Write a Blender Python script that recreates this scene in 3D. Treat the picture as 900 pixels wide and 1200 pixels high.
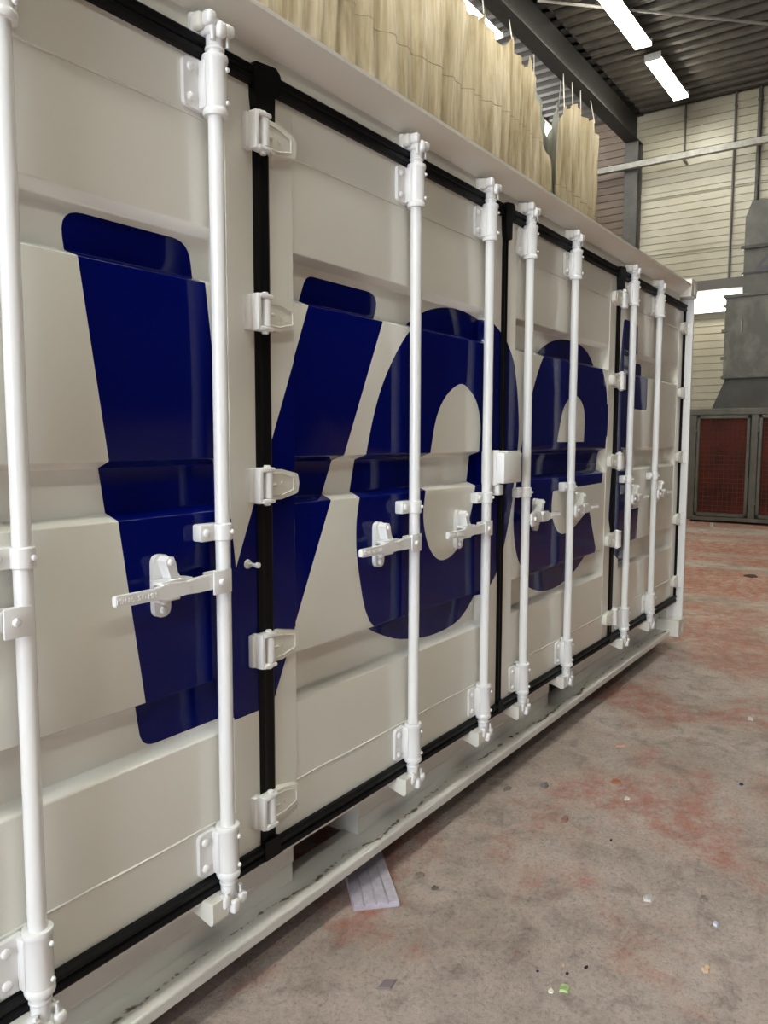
import bpy, bmesh, math, random
from mathutils import Vector, Matrix
from mathutils.geometry import delaunay_2d_cdt
random.seed(7)
PI = math.pi
scene = bpy.context.scene
for o in list(bpy.data.objects):
    bpy.data.objects.remove(o)
col = scene.collection

# ------------------------------------------------------------------ camera
cam_d = bpy.data.cameras.new('camera')
cam = bpy.data.objects.new('camera', cam_d)
col.objects.link(cam)
cam_d.sensor_fit = 'VERTICAL'
cam_d.sensor_height = 36.0
cam_d.lens = 918.69 / 1200 * 36
cam_d.clip_start = 0.05
cam_d.clip_end = 200
_r = Vector((0.57034949, -0.8213984, 0.00247733))
_u = Vector((0.07518654, 0.05520967, 0.99563993))
_f = Vector((0.81795382, 0.56767646, -0.09324691))
cam.matrix_world = Matrix(((_r.x, _u.x, -_f.x, -3.10798), (_r.y, _u.y, -_f.y, -1.52639), (_r.z, _u.z, -_f.z, 1.58706), (0, 0, 0, 1)))
scene.camera = cam

# ------------------------------------------------------------------ world and exposure
world = bpy.data.worlds.new('overcast_sky')
scene.world = world
world.use_nodes = True
bg = world.node_tree.nodes['Background']
bg.inputs['Color'].default_value = (0.86, 0.93, 1.0, 1)
bg.inputs['Strength'].default_value = 12.5
scene.view_settings.view_transform = 'Standard'
scene.view_settings.look = 'None'
scene.view_settings.gamma = 1
scene.view_settings.use_curve_mapping = False
scene.view_settings.exposure = 0.21
LAMP_STRENGTH = 39.0
GLAZING_STRENGTH = 6.0

# hall extents
XF, XR = 14.2, -9.0          # far wall, rear wall
YL, YR = 5.6, -13.0          # wall behind the curtain, opposite wall
ZC = 8.42                    # underside of roof deck

# ------------------------------------------------------------------ materials
def mat(name, base, rough=0.5, metal=0.0, spec=0.5, coat=0.0):
    m = bpy.data.materials.new(name)
    m.use_nodes = True
    b = m.node_tree.nodes['Principled BSDF']
    b.inputs['Base Color'].default_value = (*base, 1)
    b.inputs['Roughness'].default_value = rough
    b.inputs['Metallic'].default_value = metal
    b.inputs['Specular IOR Level'].default_value = spec
    b.inputs['Coat Weight'].default_value = coat
    b.inputs['Coat Roughness'].default_value = 0.04
    return m

def nodes(m):
    return m.node_tree.nodes, m.node_tree.links, m.node_tree.nodes['Principled BSDF']

def ramp(n, stops, interp='LINEAR'):
    r = n.new('ShaderNodeValToRGB')
    r.color_ramp.interpolation = interp
    e = r.color_ramp.elements
    while len(e) < len(stops):
        e.new(0.5)
    for k, (p, c) in enumerate(stops):
        e[k].position = p
        e[k].color = (*c, 1)
    return r

def noise(n, l, scale, detail=4, rough=0.55, vec=None, dist=0.0):
    t = n.new('ShaderNodeTexNoise')
    t.inputs['Scale'].default_value = scale
    t.inputs['Detail'].default_value = detail
    t.inputs['Roughness'].default_value = rough
    t.inputs['Distortion'].default_value = dist
    if vec is not None:
        l.new(vec, t.inputs['Vector'])
    return t

def coords(n, l, scale=(1, 1, 1), kind='Object'):
    tc = n.new('ShaderNodeTexCoord')
    mp = n.new('ShaderNodeMapping')
    mp.inputs['Scale'].default_value = scale
    l.new(tc.outputs[kind], mp.inputs['Vector'])
    return mp.outputs['Vector']

def world_coords(n, l, scale=(1, 1, 1)):
    g = n.new('ShaderNodeNewGeometry')
    mp = n.new('ShaderNodeMapping')
    mp.inputs['Scale'].default_value = scale
    l.new(g.outputs['Position'], mp.inputs['Vector'])
    return mp.outputs['Vector']

def mix(n, l, fac, a, b, mode='MIX'):
    x = n.new('ShaderNodeMix')
    x.data_type = 'RGBA'
    x.blend_type = mode
    for s, v in ((0, fac), (6, a), (7, b)):
        if hasattr(v, 'type') and hasattr(v, 'links'):
            l.new(v, x.inputs[s])
        elif s == 0:
            x.inputs[0].default_value = v
        else:
            x.inputs[s].default_value = (*v, 1)
    return x.outputs[2]

def bump(n, l, h, strength, dist, b):
    bp = n.new('ShaderNodeBump')
    bp.inputs['Strength'].default_value = strength
    bp.inputs['Distance'].default_value = dist
    l.new(h, bp.inputs['Height'])
    l.new(bp.outputs['Normal'], b.inputs['Normal'])

def noisy(name, c1, c2, scale, rough=0.6, sc=(1, 1, 1), bumpk=0.0, metal=0.0, lo=0.35, hi=0.65, spec=0.5, detail=6):
    m = mat(name, c1, rough, metal, spec)
    n, l, b = nodes(m)
    v = world_coords(n, l, sc)
    t = noise(n, l, scale, detail, 0.6, v)
    r = ramp(n, [(lo, c1), (hi, c2)])
    l.new(t.outputs['Fac'], r.inputs['Fac'])
    l.new(r.outputs['Color'], b.inputs['Base Color'])
    if bumpk:
        bump(n, l, t.outputs['Fac'], bumpk, 0.01, b)
    return m

M = {}
M['white'] = mat('white_gloss_paint', (0.77, 0.76, 0.70), 0.13, spec=0.5)
M['white_lit'] = mat('white_paint_lit', (0.83, 0.83, 0.83), 0.25, spec=0.5)  # same white paint as the doors, lightened for parts that catch the daylight
M['blue'] = mat('navy_gloss_film', (0.0010, 0.0040, 0.105), 0.08, spec=0.17)
M['rubber'] = mat('black_rubber', (0.004, 0.004, 0.005), 0.5, spec=0.18)
M['dark'] = mat('dark_interior', (0.02, 0.02, 0.02), 0.8)
# sill paint with a smear of dirt along the ledge
M['sill'] = mat('white_sill_paint', (0.74, 0.725, 0.69), 0.22)
n, l, b = nodes(M['sill'])
v = world_coords(n, l)
sx = n.new('ShaderNodeSeparateXYZ'); l.new(v, sx.inputs[0])
nz = noise(n, l, 26, 6, 0.65, v, 1.2)
big = noise(n, l, 3.0, 3, 0.5, v)
def math_node(op, a, bb):
    x = n.new('ShaderNodeMath'); x.operation = op
    for i, q in enumerate((a, bb)):
        if isinstance(q, (int, float)): x.inputs[i].default_value = q
        else: l.new(q, x.inputs[i])
    return x.outputs[0]
band = math_node('SUBTRACT', 1.0, math_node('MINIMUM', 1.0, math_node('MULTIPLY', math_node('ABSOLUTE', math_node('ADD', sx.outputs['Y'], math_node('ADD', -0.058, math_node('MULTIPLY', math_node('SUBTRACT', big.outputs['Fac'], 0.42), 0.12))), 0.0), 26.0)))
low = math_node('LESS_THAN', sx.outputs['Z'], 0.163)
spots = math_node('MULTIPLY', math_node('MULTIPLY', band, low), math_node('ADD', nz.outputs['Fac'], math_node('MULTIPLY', math_node('SUBTRACT', big.outputs['Fac'], 0.5), 0.5)))
rs = ramp(n, [(0.44, (0, 0, 0)), (0.56, (1, 1, 1))]); l.new(spots, rs.inputs['Fac'])
dust = math_node('MULTIPLY', math_node('MULTIPLY', low, band), 0.35)
c1 = mix(n, l, dust, (0.74, 0.725, 0.69), (0.42, 0.40, 0.33))
l.new(mix(n, l, rs.outputs['Color'], c1, (0.17, 0.14, 0.11)), b.inputs['Base Color'])

M['beam'] = noisy('dark_brown_steel', (0.010, 0.008, 0.007), (0.020, 0.016, 0.013), 6, 0.6)
M['column'] = noisy('grey_steel', (0.06, 0.056, 0.05), (0.09, 0.083, 0.072), 5, 0.5)
M['galv'] = noisy('galvanised_steel', (0.26, 0.25, 0.22), (0.40, 0.385, 0.34), 8, 0.45)
M['pipe'] = mat('dark_pipe', (0.12, 0.11, 0.10), 0.5)
M['roof'] = noisy('brown_roof_deck', (0.062, 0.052, 0.041), (0.092, 0.077, 0.060), 3, 0.6)
M['cream'] = noisy('cream_cladding', (0.43, 0.39, 0.29), (0.52, 0.485, 0.385), 1.6, 0.36, sc=(1, 0.6, 0.6))
M['brown_clad'] = noisy('brown_cladding', (0.16, 0.115, 0.08), (0.23, 0.17, 0.12), 2.5, 0.5, sc=(1, 0.5, 3))
M['plain_wall'] = noisy('dark_brown_wall', (0.085, 0.07, 0.055), (0.13, 0.11, 0.09), 0.8, 0.7)
M['mach'] = noisy('grey_green_machine_paint', (0.105, 0.104, 0.09), (0.15, 0.148, 0.13), 3, 0.5)
M['mach_dark'] = noisy('dark_grey_machine_paint', (0.045, 0.046, 0.041), (0.068, 0.069, 0.061), 3, 0.5)
M['mach_dirty'] = noisy('smeared_grey_sheet', (0.115, 0.113, 0.098), (0.25, 0.245, 0.22), 3.2, 0.5, sc=(1, 1, 0.7), lo=0.42, hi=0.8)
M['red_panel'] = noisy('dark_red_filter', (0.050, 0.006, 0.004), (0.13, 0.013, 0.007), 2.4, 0.7)
M['red_wire'] = mat('rusty_wire', (0.15, 0.055, 0.032), 0.6)
M['wood'] = noisy('timber', (0.20, 0.14, 0.09), (0.30, 0.22, 0.14), 8, 0.8, sc=(1, 1, 6))
M['plank'] = noisy('lilac_grey_board', (0.40, 0.37, 0.44), (0.56, 0.52, 0.60), 30, 0.7, lo=0.3, hi=0.7)
M['black_print'] = mat('grey_violet_print', (0.10, 0.10, 0.13), 0.6)
M['lamp_body'] = mat('white_lamp_housing', (0.75, 0.75, 0.72), 0.4)

def emit(name, colr, strength):
    m = bpy.data.materials.new(name); m.use_nodes = True
    n, l = m.node_tree.nodes, m.node_tree.links
    n.remove(n['Principled BSDF'])
    e = n.new('ShaderNodeEmission')
    e.inputs['Color'].default_value = (*colr, 1); e.inputs['Strength'].default_value = strength
    l.new(e.outputs[0], n['Material Output'].inputs['Surface'])
    return m
M['tube'] = emit('lit_fluorescent_diffuser', (1.0, 0.985, 0.86), LAMP_STRENGTH)
M['glazing'] = emit('daylight_glazing', (0.95, 0.98, 1.0), GLAZING_STRENGTH)

# dirty beige curtain, slightly translucent
def curtain_mat(name, a, bcol, ccol, trans=0.35):
    m = mat(name, a, 0.55, spec=0.3)
    n, l, b = nodes(m)
    v = world_coords(n, l, (2.2, 2.2, 0.35))
    t = noise(n, l, 1.6, 7, 0.65, v, 0.6)
    r = ramp(n, [(0.30, ccol), (0.46, a), (0.70, bcol)])
    l.new(t.outputs['Fac'], r.inputs['Fac'])
    v2 = world_coords(n, l, (9, 9, 0.5))
    t2 = noise(n, l, 2.0, 4, 0.6, v2)
    r2 = ramp(n, [(0.35, (0.72, 0.66, 0.58)), (0.6, (1, 1, 1))])
    l.new(t2.outputs['Fac'], r2.inputs['Fac'])
    c = mix(n, l, 0.8, r.outputs['Color'], r2.outputs['Color'], 'MULTIPLY')
    l.new(c, b.inputs['Base Color'])
    tr = n.new('ShaderNodeBsdfTranslucent'); l.new(c, tr.inputs['Color'])
    ms = n.new('ShaderNodeMixShader'); ms.inputs[0].default_value = trans
    out = n['Material Output']
    l.new(b.outputs[0], ms.inputs[1]); l.new(tr.outputs[0], ms.inputs[2]); l.new(ms.outputs[0], out.inputs['Surface'])
    return m
M['curtain'] = curtain_mat('dirty_beige_tarpaulin', (0.46, 0.39, 0.26), (0.62, 0.56, 0.43), (0.27, 0.21, 0.13))
M['film'] = curtain_mat('grey_plastic_film', (0.38, 0.40, 0.36), (0.5, 0.52, 0.48), (0.26, 0.27, 0.23), 0.45)
M['seam'] = mat('brown_stitching', (0.26, 0.20, 0.12), 0.8)
M['rope'] = mat('pale_string', (0.62, 0.58, 0.48), 0.8)

# floor: worn concrete with remains of red paint
M['floor'] = mat('worn_concrete_floor', (0.4, 0.35, 0.3), 0.8, spec=0.2)
n, l, b = nodes(M['floor'])
v = world_coords(n, l)
t1 = noise(n, l, 1.3, 8, 0.66, v, 0.5)
r1 = ramp(n, [(0.30, (0.36, 0.295, 0.255)), (0.5, (0.50, 0.42, 0.37)), (0.70, (0.62, 0.54, 0.49))])
l.new(t1.outputs['Fac'], r1.inputs['Fac'])
t6 = noise(n, l, 6.5, 7, 0.7, v, 0.6); r6 = ramp(n, [(0.34, (0.66, 0.63, 0.61)), (0.50, (1, 1, 1)), (0.68, (1.16, 1.14, 1.12))]); l.new(t6.outputs['Fac'], r6.inputs['Fac'])
base = mix(n, l, 0.9, r1.outputs['Color'], r6.outputs['Color'], 'MULTIPLY')
# remains of red paint: blotches nearby, long worn bands further off
t2 = noise(n, l, 0.95, 8, 0.68, v, 0.5)
sxf = n.new('ShaderNodeSeparateXYZ'); l.new(v, sxf.inputs[0])
far = n.new('ShaderNodeMapRange'); far.inputs[1].default_value = 2.5; far.inputs[2].default_value = 6.5
l.new(sxf.outputs['X'], far.inputs[0])
vb = world_coords(n, l, (1.0, 0.22, 1)); tb = noise(n, l, 0.9, 7, 0.6, vb, 0.4)
mm_ = n.new('ShaderNodeMix'); mm_.data_type = 'FLOAT'
l.new(far.outputs[0], mm_.inputs[0]); l.new(t2.outputs['Fac'], mm_.inputs[2])
addb = n.new('ShaderNodeMath'); addb.operation = 'ADD'; addb.inputs[1].default_value = 0.085; l.new(tb.outputs['Fac'], addb.inputs[0])
l.new(addb.outputs[0], mm_.inputs[3])
r2 = ramp(n, [(0.495, (0, 0, 0)), (0.585, (1, 1, 1))]); l.new(mm_.outputs[0], r2.inputs['Fac'])
t3 = noise(n, l, 11, 6, 0.72, v); r3 = ramp(n, [(0.38, (0.15, 0.15, 0.15)), (0.60, (1, 1, 1))]); l.new(t3.outputs['Fac'], r3.inputs['Fac'])
mk = mix(n, l, 1.0, r2.outputs['Color'], r3.outputs['Color'], 'MULTIPLY')
redc = mix(n, l, far.outputs[0], (0.48, 0.20, 0.145), (0.46, 0.115, 0.042))
fl = n.new('ShaderNodeMath'); fl.operation = 'MULTIPLY'; fl.inputs[1].default_value = 0.78; l.new(mk, fl.inputs[0])
cf = mix(n, l, fl.outputs[0], base, redc)
t4 = noise(n, l, 60, 5, 0.75, v); r4 = ramp(n, [(0.30, (0.55, 0.50, 0.47)), (0.47, (1, 1, 1)), (0.72, (1.15, 1.13, 1.1))]); l.new(t4.outputs['Fac'], r4.inputs['Fac'])
l.new(mix(n, l, 0.85, cf, r4.outputs['Color'], 'MULTIPLY'), b.inputs['Base Color'])
t5 = noise(n, l, 30, 9, 0.78, v, 0.3)
bump(n, l, t5.outputs['Fac'], 0.8, 0.022, b)

# ------------------------------------------------------------------ mesh helpers
class MB:
    def __init__(s): s.bm = bmesh.new()
    def _add(s, verts, faces, mx=None):
        vs = [s.bm.verts.new(mx @ Vector(v) if mx else v) for v in verts]
        out = []
        for f in faces:
            try: out.append(s.bm.faces.new([vs[i] for i in f]))
            except ValueError: pass
        return vs, out
    def box(s, x0, x1, y0, y1, z0, z1, bev=0.0, seg=2, mx=None):
        b = bmesh.new()
        bmesh.ops.create_cube(b, size=1)
        for v in b.verts:
            v.co = Vector(((x0 + x1) / 2 + v.co.x * (x1 - x0), (y0 + y1) / 2 + v.co.y * (y1 - y0), (z0 + z1) / 2 + v.co.z * (z1 - z0)))
        if bev:
            bmesh.ops.bevel(b, geom=list(b.edges), offset=bev, segments=seg, affect='EDGES', profile=0.5)
        s.merge(b, mx); return s
    def merge(s, b, mx=None):
        b.verts.index_update()
        s._add([v.co.copy() for v in b.verts], [[v.index for v in f.verts] for f in b.faces], mx)
        b.free()
    def lathe(s, prof, axis='Z', c=(0, 0, 0), seg=16, mx=None):
        vs, fs = [], []
        for r, h in prof:
            for k in range(seg):
                a = 2 * PI * k / seg
                p = (r * math.cos(a), r * math.sin(a), h)
                if axis == 'Y': p = (p[0], p[2], p[1])
                if axis == 'X': p = (p[2], p[0], p[1])
                vs.append((p[0] + c[0], p[1] + c[1], p[2] + c[2]))
        m = len(prof)
        for i in range(m - 1):
            for k in range(seg):
                k2 = (k + 1) % seg
                fs.append((i * seg + k, i * seg + k2, (i + 1) * seg + k2, (i + 1) * seg + k))
        fs.append(tuple(range(seg))[::-1]); fs.append(tuple(range((m - 1) * seg, m * seg)))
        s._add(vs, fs, mx); return s
    def cyl(s, r, z0, z1, c=(0, 0), seg=16, bev=0.0):
        p = [(r, z0), (r, z1)] if not bev else [(r - bev, z0), (r, z0 + bev), (r, z1 - bev), (r - bev, z1)]
        return s.lathe(p, 'Z', (c[0], c[1], 0), seg)
    def bar(s, a, b, r, seg=8):
        a, b = Vector(a), Vector(b)
        d = b - a
        q = d.to_track_quat('Z', 'Y').to_matrix().to_4x4()
        q.translation = a
        return s.lathe([(r, 0), (r, d.length)], seg=seg, mx=q)
    def prism(s, poly, a0, a1, plane='XZ', mx=None):
        n = len(poly)
        def pt(p, h):
            return {'XZ': (p[0], h, p[1]), 'XY': (p[0], p[1], h), 'YZ': (h, p[0], p[1])}[plane]
        vs = [pt(p, a0) for p in poly] + [pt(p, a1) for p in poly]
        fs = [tuple(range(n)), tuple(range(n, 2 * n))[::-1]] + [(i, (i + 1) % n, n + (i + 1) % n, n + i) for i in range(n)]
        s._add(vs, fs, mx); return s
    def build(s, name, m, parent=None, smooth=None):
        bmesh.ops.recalc_face_normals(s.bm, faces=s.bm.faces)
        me = bpy.data.meshes.new(name); s.bm.to_mesh(me); s.bm.free()
        return link(name, me, m, parent, smooth)

def link(name, me, m, parent=None, smooth=None):
    me.materials.append(M[m] if isinstance(m, str) else m)
    if smooth:
        me.shade_smooth() if smooth is True else me.set_sharp_from_angle(angle=math.radians(smooth))
        if smooth is not True:
            for p in me.polygons: p.use_smooth = True
    o = bpy.data.objects.new(name, me); col.objects.link(o)
    if parent: o.parent = parent
    return o

def empty(name, loc=(0, 0, 0), rz=0.0):
    o = bpy.data.objects.new(name, None); col.objects.link(o)
    o.location = loc; o.rotation_euler = (0, 0, rz); o.empty_display_size = 0.2
    return o
def tag(o, label, cat, group=None):
    o['label'] = label; o['category'] = cat
    if group: o['group'] = group
    return o
def struct(o):
    o['kind'] = 'structure'; return o
def copy_tree(o, parent=None):
    c = o.copy(); col.objects.link(c); c.parent = parent
    for ch in list(o.children): copy_tree(ch, c)
    return c

def rounded(poly, radii, seg=6):
    out = []; n = len(poly)
    for i in range(n):
        r = radii[i] if isinstance(radii, (list, tuple)) else radii
        p = Vector(poly[i])
        if r <= 0: out.append(tuple(p)); continue
        a = (Vector(poly[i - 1]) - p); b = (Vector(poly[(i + 1) % n]) - p)
        la, lb = a.length, b.length; a.normalize(); b.normalize()
        ang = a.angle(b); t = min(r / math.tan(ang / 2), la * .49, lb * .49)
        p0, p1 = p + a * t, p + b * t
        for k in range(seg + 1):
            u = k / seg
            out.append(tuple((1 - u) ** 2 * p0 + 2 * u * (1 - u) * p + u * u * p1))
    return out
def spline(pts, per=5, corners=()):
    """closed Catmull-Rom through pts; indices in corners stay sharp"""
    n = len(pts); out = []
    P = [Vector(p) for p in pts]
    for i in range(n):
        p0, p1, p2, p3 = P[i - 1], P[i], P[(i + 1) % n], P[(i + 2) % n]
        if i in corners: p0 = p1
        if (i + 1) % n in corners: p3 = p2
        if i in corners and (i + 1) % n in corners:
            out.append(tuple(p1)); continue
        for k in range(per):
            t = k / per
            out.append(tuple(0.5 * ((2 * p1) + (p2 - p0) * t + (2 * p0 - 5 * p1 + 4 * p2 - p3) * t * t + (3 * p1 - p0 - 3 * p2 + p3) * t ** 3)))
    return out

# ------------------------------------------------------------------ the setting
m = MB(); m.box(XR - .2, XF + .3, YR - .2, YL + .3, -0.2, 0.0)
struct(m.build('floor', 'floor'))

def deck_profile(u, pitch, h):          # trapezoidal rib
    t = (u / pitch) % 1.0
    if h < .04 and pitch < .2:          # wall plank with a narrow groove
        return 0.0 if t < .03 or t > .97 else h
    if t < .42: return 0.0
    if t < .52: return h * (t - .42) / .10
    if t < .90: return h
    return h * (1 - (t - .90) / .10)
def ribbed(name, material, a0, a1, b0, b1, pitch, h, place, thick=0.03, kind=True, parent=None):
    """ribs run along b; place(a, b, height) -> point"""
    us = []; k = math.floor(a0 / pitch)
    while k * pitch < a1:
        for f in ((0, .025, .06, .94, .975) if pitch < .2 else (0, .42, .52, .90)):
            u = (k + f) * pitch
            if a0 <= u <= a1: us.append(u)
        k += 1
    us = [a0] + us + [a1]
    m = MB(); vs = []; fs = []
    for u in us:
        h0 = deck_profile(u, pitch, h)
        vs += [place(u, b0, h0), place(u, b1, h0), place(u, b1, h0 - thick), place(u, b0, h0 - thick)]
    for i in range(len(us) - 1):
        q, w = 4 * i, 4 * i + 4
        for j in range(4):
            fs.append((q + j, q + (j + 1) % 4, w + (j + 1) % 4, w + j))
    fs += [(0, 3, 2, 1), tuple(4 * (len(us) - 1) + j for j in range(4))]
    m._add(vs, fs)
    o = m.build(name, material, parent)
    if kind and not parent: struct(o)
    return o
ceiling = ribbed('ceiling', 'roof', XR, XF + .2, YR, YL + .2, 0.32, 0.11, lambda u, b, h: (u, b, ZC + 0.11 - h), thick=-0.03)
# far wall: bays of cladding
wf = MB(); wf.box(XF + .06, XF + .25, YR, YL + .2, 0, ZC + .1)
wall_far = struct(wf.build('wall_far', 'plain_wall'))
ribbed('cladding_sheet', 'plain_wall', 0.0, ZC, YR, -2.0, 0.15, 0.022, lambda u, b, h: (XF + .022 - h, b, u), parent=wall_far, thick=0.03)
ribbed('cladding_sheet', 'cream', 0.0, ZC, -2.0, 4.08, 0.15, 0.022, lambda u, b, h: (XF + .022 - h, b, u), parent=wall_far, thick=0.03)
ribbed('cladding_sheet', 'brown_clad', 0.0, ZC, 4.08, YL, 0.15, 0.022, lambda u, b, h: (XF + .022 - h, b, u), parent=wall_far, thick=0.03)
m = MB(); m.box(XR, XF, YL, YL + .2, 0, 7.45); m.box(XR, XF, YL, YL + .2, 8.36, ZC + .1)
k = XR
while k < XF:
    m.box(k, k + .12, YL, YL + .2, 7.45, 8.36); k += 3.0
struct(m.build('wall_left', 'brown_clad'))
k = XR; i = 1
while k + .12 < XF:
    m = MB(); m.box(k + .12, min(k + 3.0, XF), YL + .05, YL + .08, 7.45, 8.36)
    struct(m.build('window_%d' % i, 'glazing')); k += 3.0; i += 1
m = MB(); m.box(XR, XF + .2, YR - .2, YR, 0, ZC + .1)
struct(m.build('wall_right', 'plain_wall'))
# rear wall with the big open hall door (daylight)
DY0, DY1, DZ = -2.2, 2.6, 5.4
m = MB(); m.box(XR - .2, XR, YR, DY0, 0, ZC + .1); m.box(XR - .2, XR, DY1, YL + .2, 0, ZC + .1); m.box(XR - .2, XR, DY0, DY1, DZ, ZC + .1)
struct(m.build('wall_rear', 'plain_wall'))
pl = bpy.data.lights.new('hall_door_portal', 'AREA'); pl.shape = 'RECTANGLE'; pl.size = DY1 - DY0; pl.size_y = DZ
pl.cycles.is_portal = True
po = bpy.data.objects.new('hall_door_portal', pl); col.objects.link(po)
po.location = (XR - .1, (DY0 + DY1) / 2, DZ / 2); po.rotation_euler = (PI / 2, 0, -PI / 2)

# ------------------------------------------------------------------ hall steelwork
def ibeam(m, x0, x1, yc, z0, z1, w=.27, tf=.03, tw=.02):
    m.box(x0, x1, yc - w / 2, yc + w / 2, z0, z0 + tf)
    m.box(x0, x1, yc - w / 2, yc + w / 2, z1 - tf, z1)
    m.box(x0, x1, yc - tw / 2, yc + tw / 2, z0 + tf, z1 - tf)
m = MB(); ibeam(m, XR, XF + .05, 3.97, 7.80, ZC)
tag(m.build('roof_beam', 'beam'), 'dark brown steel roof beam running above the hanging tarpaulins', 'beam')
m = MB()
m.box(XF - .30, XF - .27, 3.83, 4.11, 0, 7.80); m.box(XF - .05, XF, 3.83, 4.11, 0, 7.80); m.box(XF - .27, XF - .05, 3.96, 3.98, 0, 7.80)
tag(m.build('wall_column', 'column'), 'grey steel column carrying the end of the dark beam', 'column')
# cable tray on the far wall
tray = empty('cable_tray', (XF - .40, 1.0, 7.22)); tag(tray, 'pale steel channel running level across the ribbed far wall', 'cable tray')
m = MB(); m.box(-.06, .06, -6, 4.4, 0, .015); m.box(-.06, -.045, -6, 4.4, .015, .11); m.box(.045, .06, -6, 4.4, .015, .11)
m.build('channel', 'galv', tray)
for yy in (-4, -1.0, 1.9, 4.3):
    m = MB(); m.box(.055, .385, yy - .02, yy + .02, -.01, .03); m.build('bracket', 'galv', tray)
def wall_pipe(name, label, y, z0, z1, r, mm, x=XF - .02):
    p = MB(); p.cyl(r, z0, z1, (x, y), 10)
    for zz in (z0 + .05, z1 - .3):
        p.box(x - r - .004, x + .07, y - r - .004, y + r + .004, zz - .012, zz + .012)
    tag(p.build(name, mm, None, 40), label, 'pipe')
wall_pipe('conduit', 'thin paired conduit dropping from roof to the cable tray', 2.96, 7.30, ZC + .05, .02, 'pipe', XF - .05)
wall_pipe('drop_pipe', 'thin dark pipe hanging down the cream wall to the dark ledge', 2.0, 4.70, ZC + .05, .022, 'pipe', XF - .05)
wall_pipe('duct_pipe', 'thick grey pipe on the wall rising above the machine', 1.55, 5.2, ZC + .05, .04, 'column', XF - .06)
for zz, lab in ((6.70, 'upper double lapped rail fixed along the cream cladding'), (5.53, 'lower double lapped rail fixed along the cream cladding')):
    m = MB(); m.box(XF - .03, XF + .03, -2.0, 4.05, zz - .06, zz - .035); m.box(XF - .03, XF + .03, -2.0, 4.05, zz + .035, zz + .06); m.box(XF - .012, XF + .03, -2.0, 4.05, zz - .035, zz + .035)
    tag(m.build('wall_rail', 'cream'), lab, 'rail')
m = MB(); m.box(XF - .22, XF + .03, 1.0, 4.0, 4.60, 4.66); m.box(XF - .22, XF - .18, 1.0, 4.0, 4.66, 4.80); m.box(XF - .05, XF + .03, 1.0, 4.0, 4.66, 4.80)
tag(m.build('wall_ledge', 'pipe'), 'dark steel ledge on the wall above the lit lamp', 'ledge')
# roof bracing
m = MB(); m.bar((8.66, 3.80, 8.28), (14.15, -1.80, 8.28), .022)
tag(m.build('brace_rod', 'galv', None, 40), 'thin steel bracing rod running diagonally under the roof deck', 'brace rod')

# ------------------------------------------------------------------ lamps
def make_lamp():
    t = empty('fluorescent_lamp')
    m = MB()
    m.prism([(-.14, .02), (.14, .02), (.09, .10), (-.09, .10)], -.93, .93, 'YZ'); m.build('housing', 'lamp_body', t)
    m = MB(); m.box(-.915, .915, -.125, .125, -.03, .02, .012); m.build('diffuser', 'tube', t)
    for sx in (-.55, .55):
        m = MB(); m.bar((sx, 0, .10), (sx, 0, .36), .008, 6); m.build('hanger', 'pipe', t)
    for sx in (-.945, .945):
        m = MB(); m.box(sx - .015, sx + .015, -.14, .14, -.02, .10); m.build('end_cap', 'lamp_body', t)
    return t
lamp = make_lamp(); first = True
ORD = [', ' + q + ' from the far wall' for q in ('first', 'second', 'third', 'fourth', 'fifth', 'sixth', 'seventh', 'eighth', 'ninth')]
rows = [(2.80, 'fluorescent lamp in row beside dark roof beam', 'lamps beside the roof beam'),
        (-1.3, 'fluorescent lamp in row over the open floor', 'lamps over the walkway'),
        (-5.4, 'fluorescent lamp in row near the opposite wall', 'lamps near the opposite wall')]
for yy, lab, grp in rows:
    for k in (range(8) if yy > 0 else range(4, 9) if yy > -3 else range(6, 9)):
        t = lamp if first else copy_tree(lamp); first = False
        t.location = (12.21 - 2.42 * k, yy, 8.15); tag(t, lab + ORD[k if yy > 0 else k - 4 if yy > -3 else k - 6], 'lamp', grp)
t = copy_tree(lamp); t.location = (8.15, 4.72, 8.15); tag(t, 'fluorescent lamp behind the top edge of the beige tarpaulin', 'lamp')
if 'group' in t: del t['group']
# wall lamp under the ledge
t = empty('wall_lamp', (XF - .12, 2.45, 4.33)); tag(t, 'bright white strip lamp on the wall under the dark ledge', 'lamp')
m = MB(); m.box(-.04, .08, -.75, .75, -.17, .27); m.build('housing', 'lamp_body', t)
m = MB(); m.box(-.09, -.04, -.72, .72, -.13, .13, .01); m.build('diffuser', 'tube', t)

# ------------------------------------------------------------------ shipping container
F, D = 0.012, 0.045                     # door face plane, depth of the pressed recesses
ZB, ZT = 0.408, 2.519                   # door bottom and top
CB, CT = 0.12, 2.729                    # casting bottom and top
XE = 3.01
cont = empty('shipping_container', (0, 0, CB))
tag(cont, 'white side-opening shipping container with navy lettering across its folding doors', 'container')
def cpart(o):                            # child keeps world coordinates
    o.parent = cont; o.location = (o.location.x, o.location.y, o.location.z - CB); return o

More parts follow.
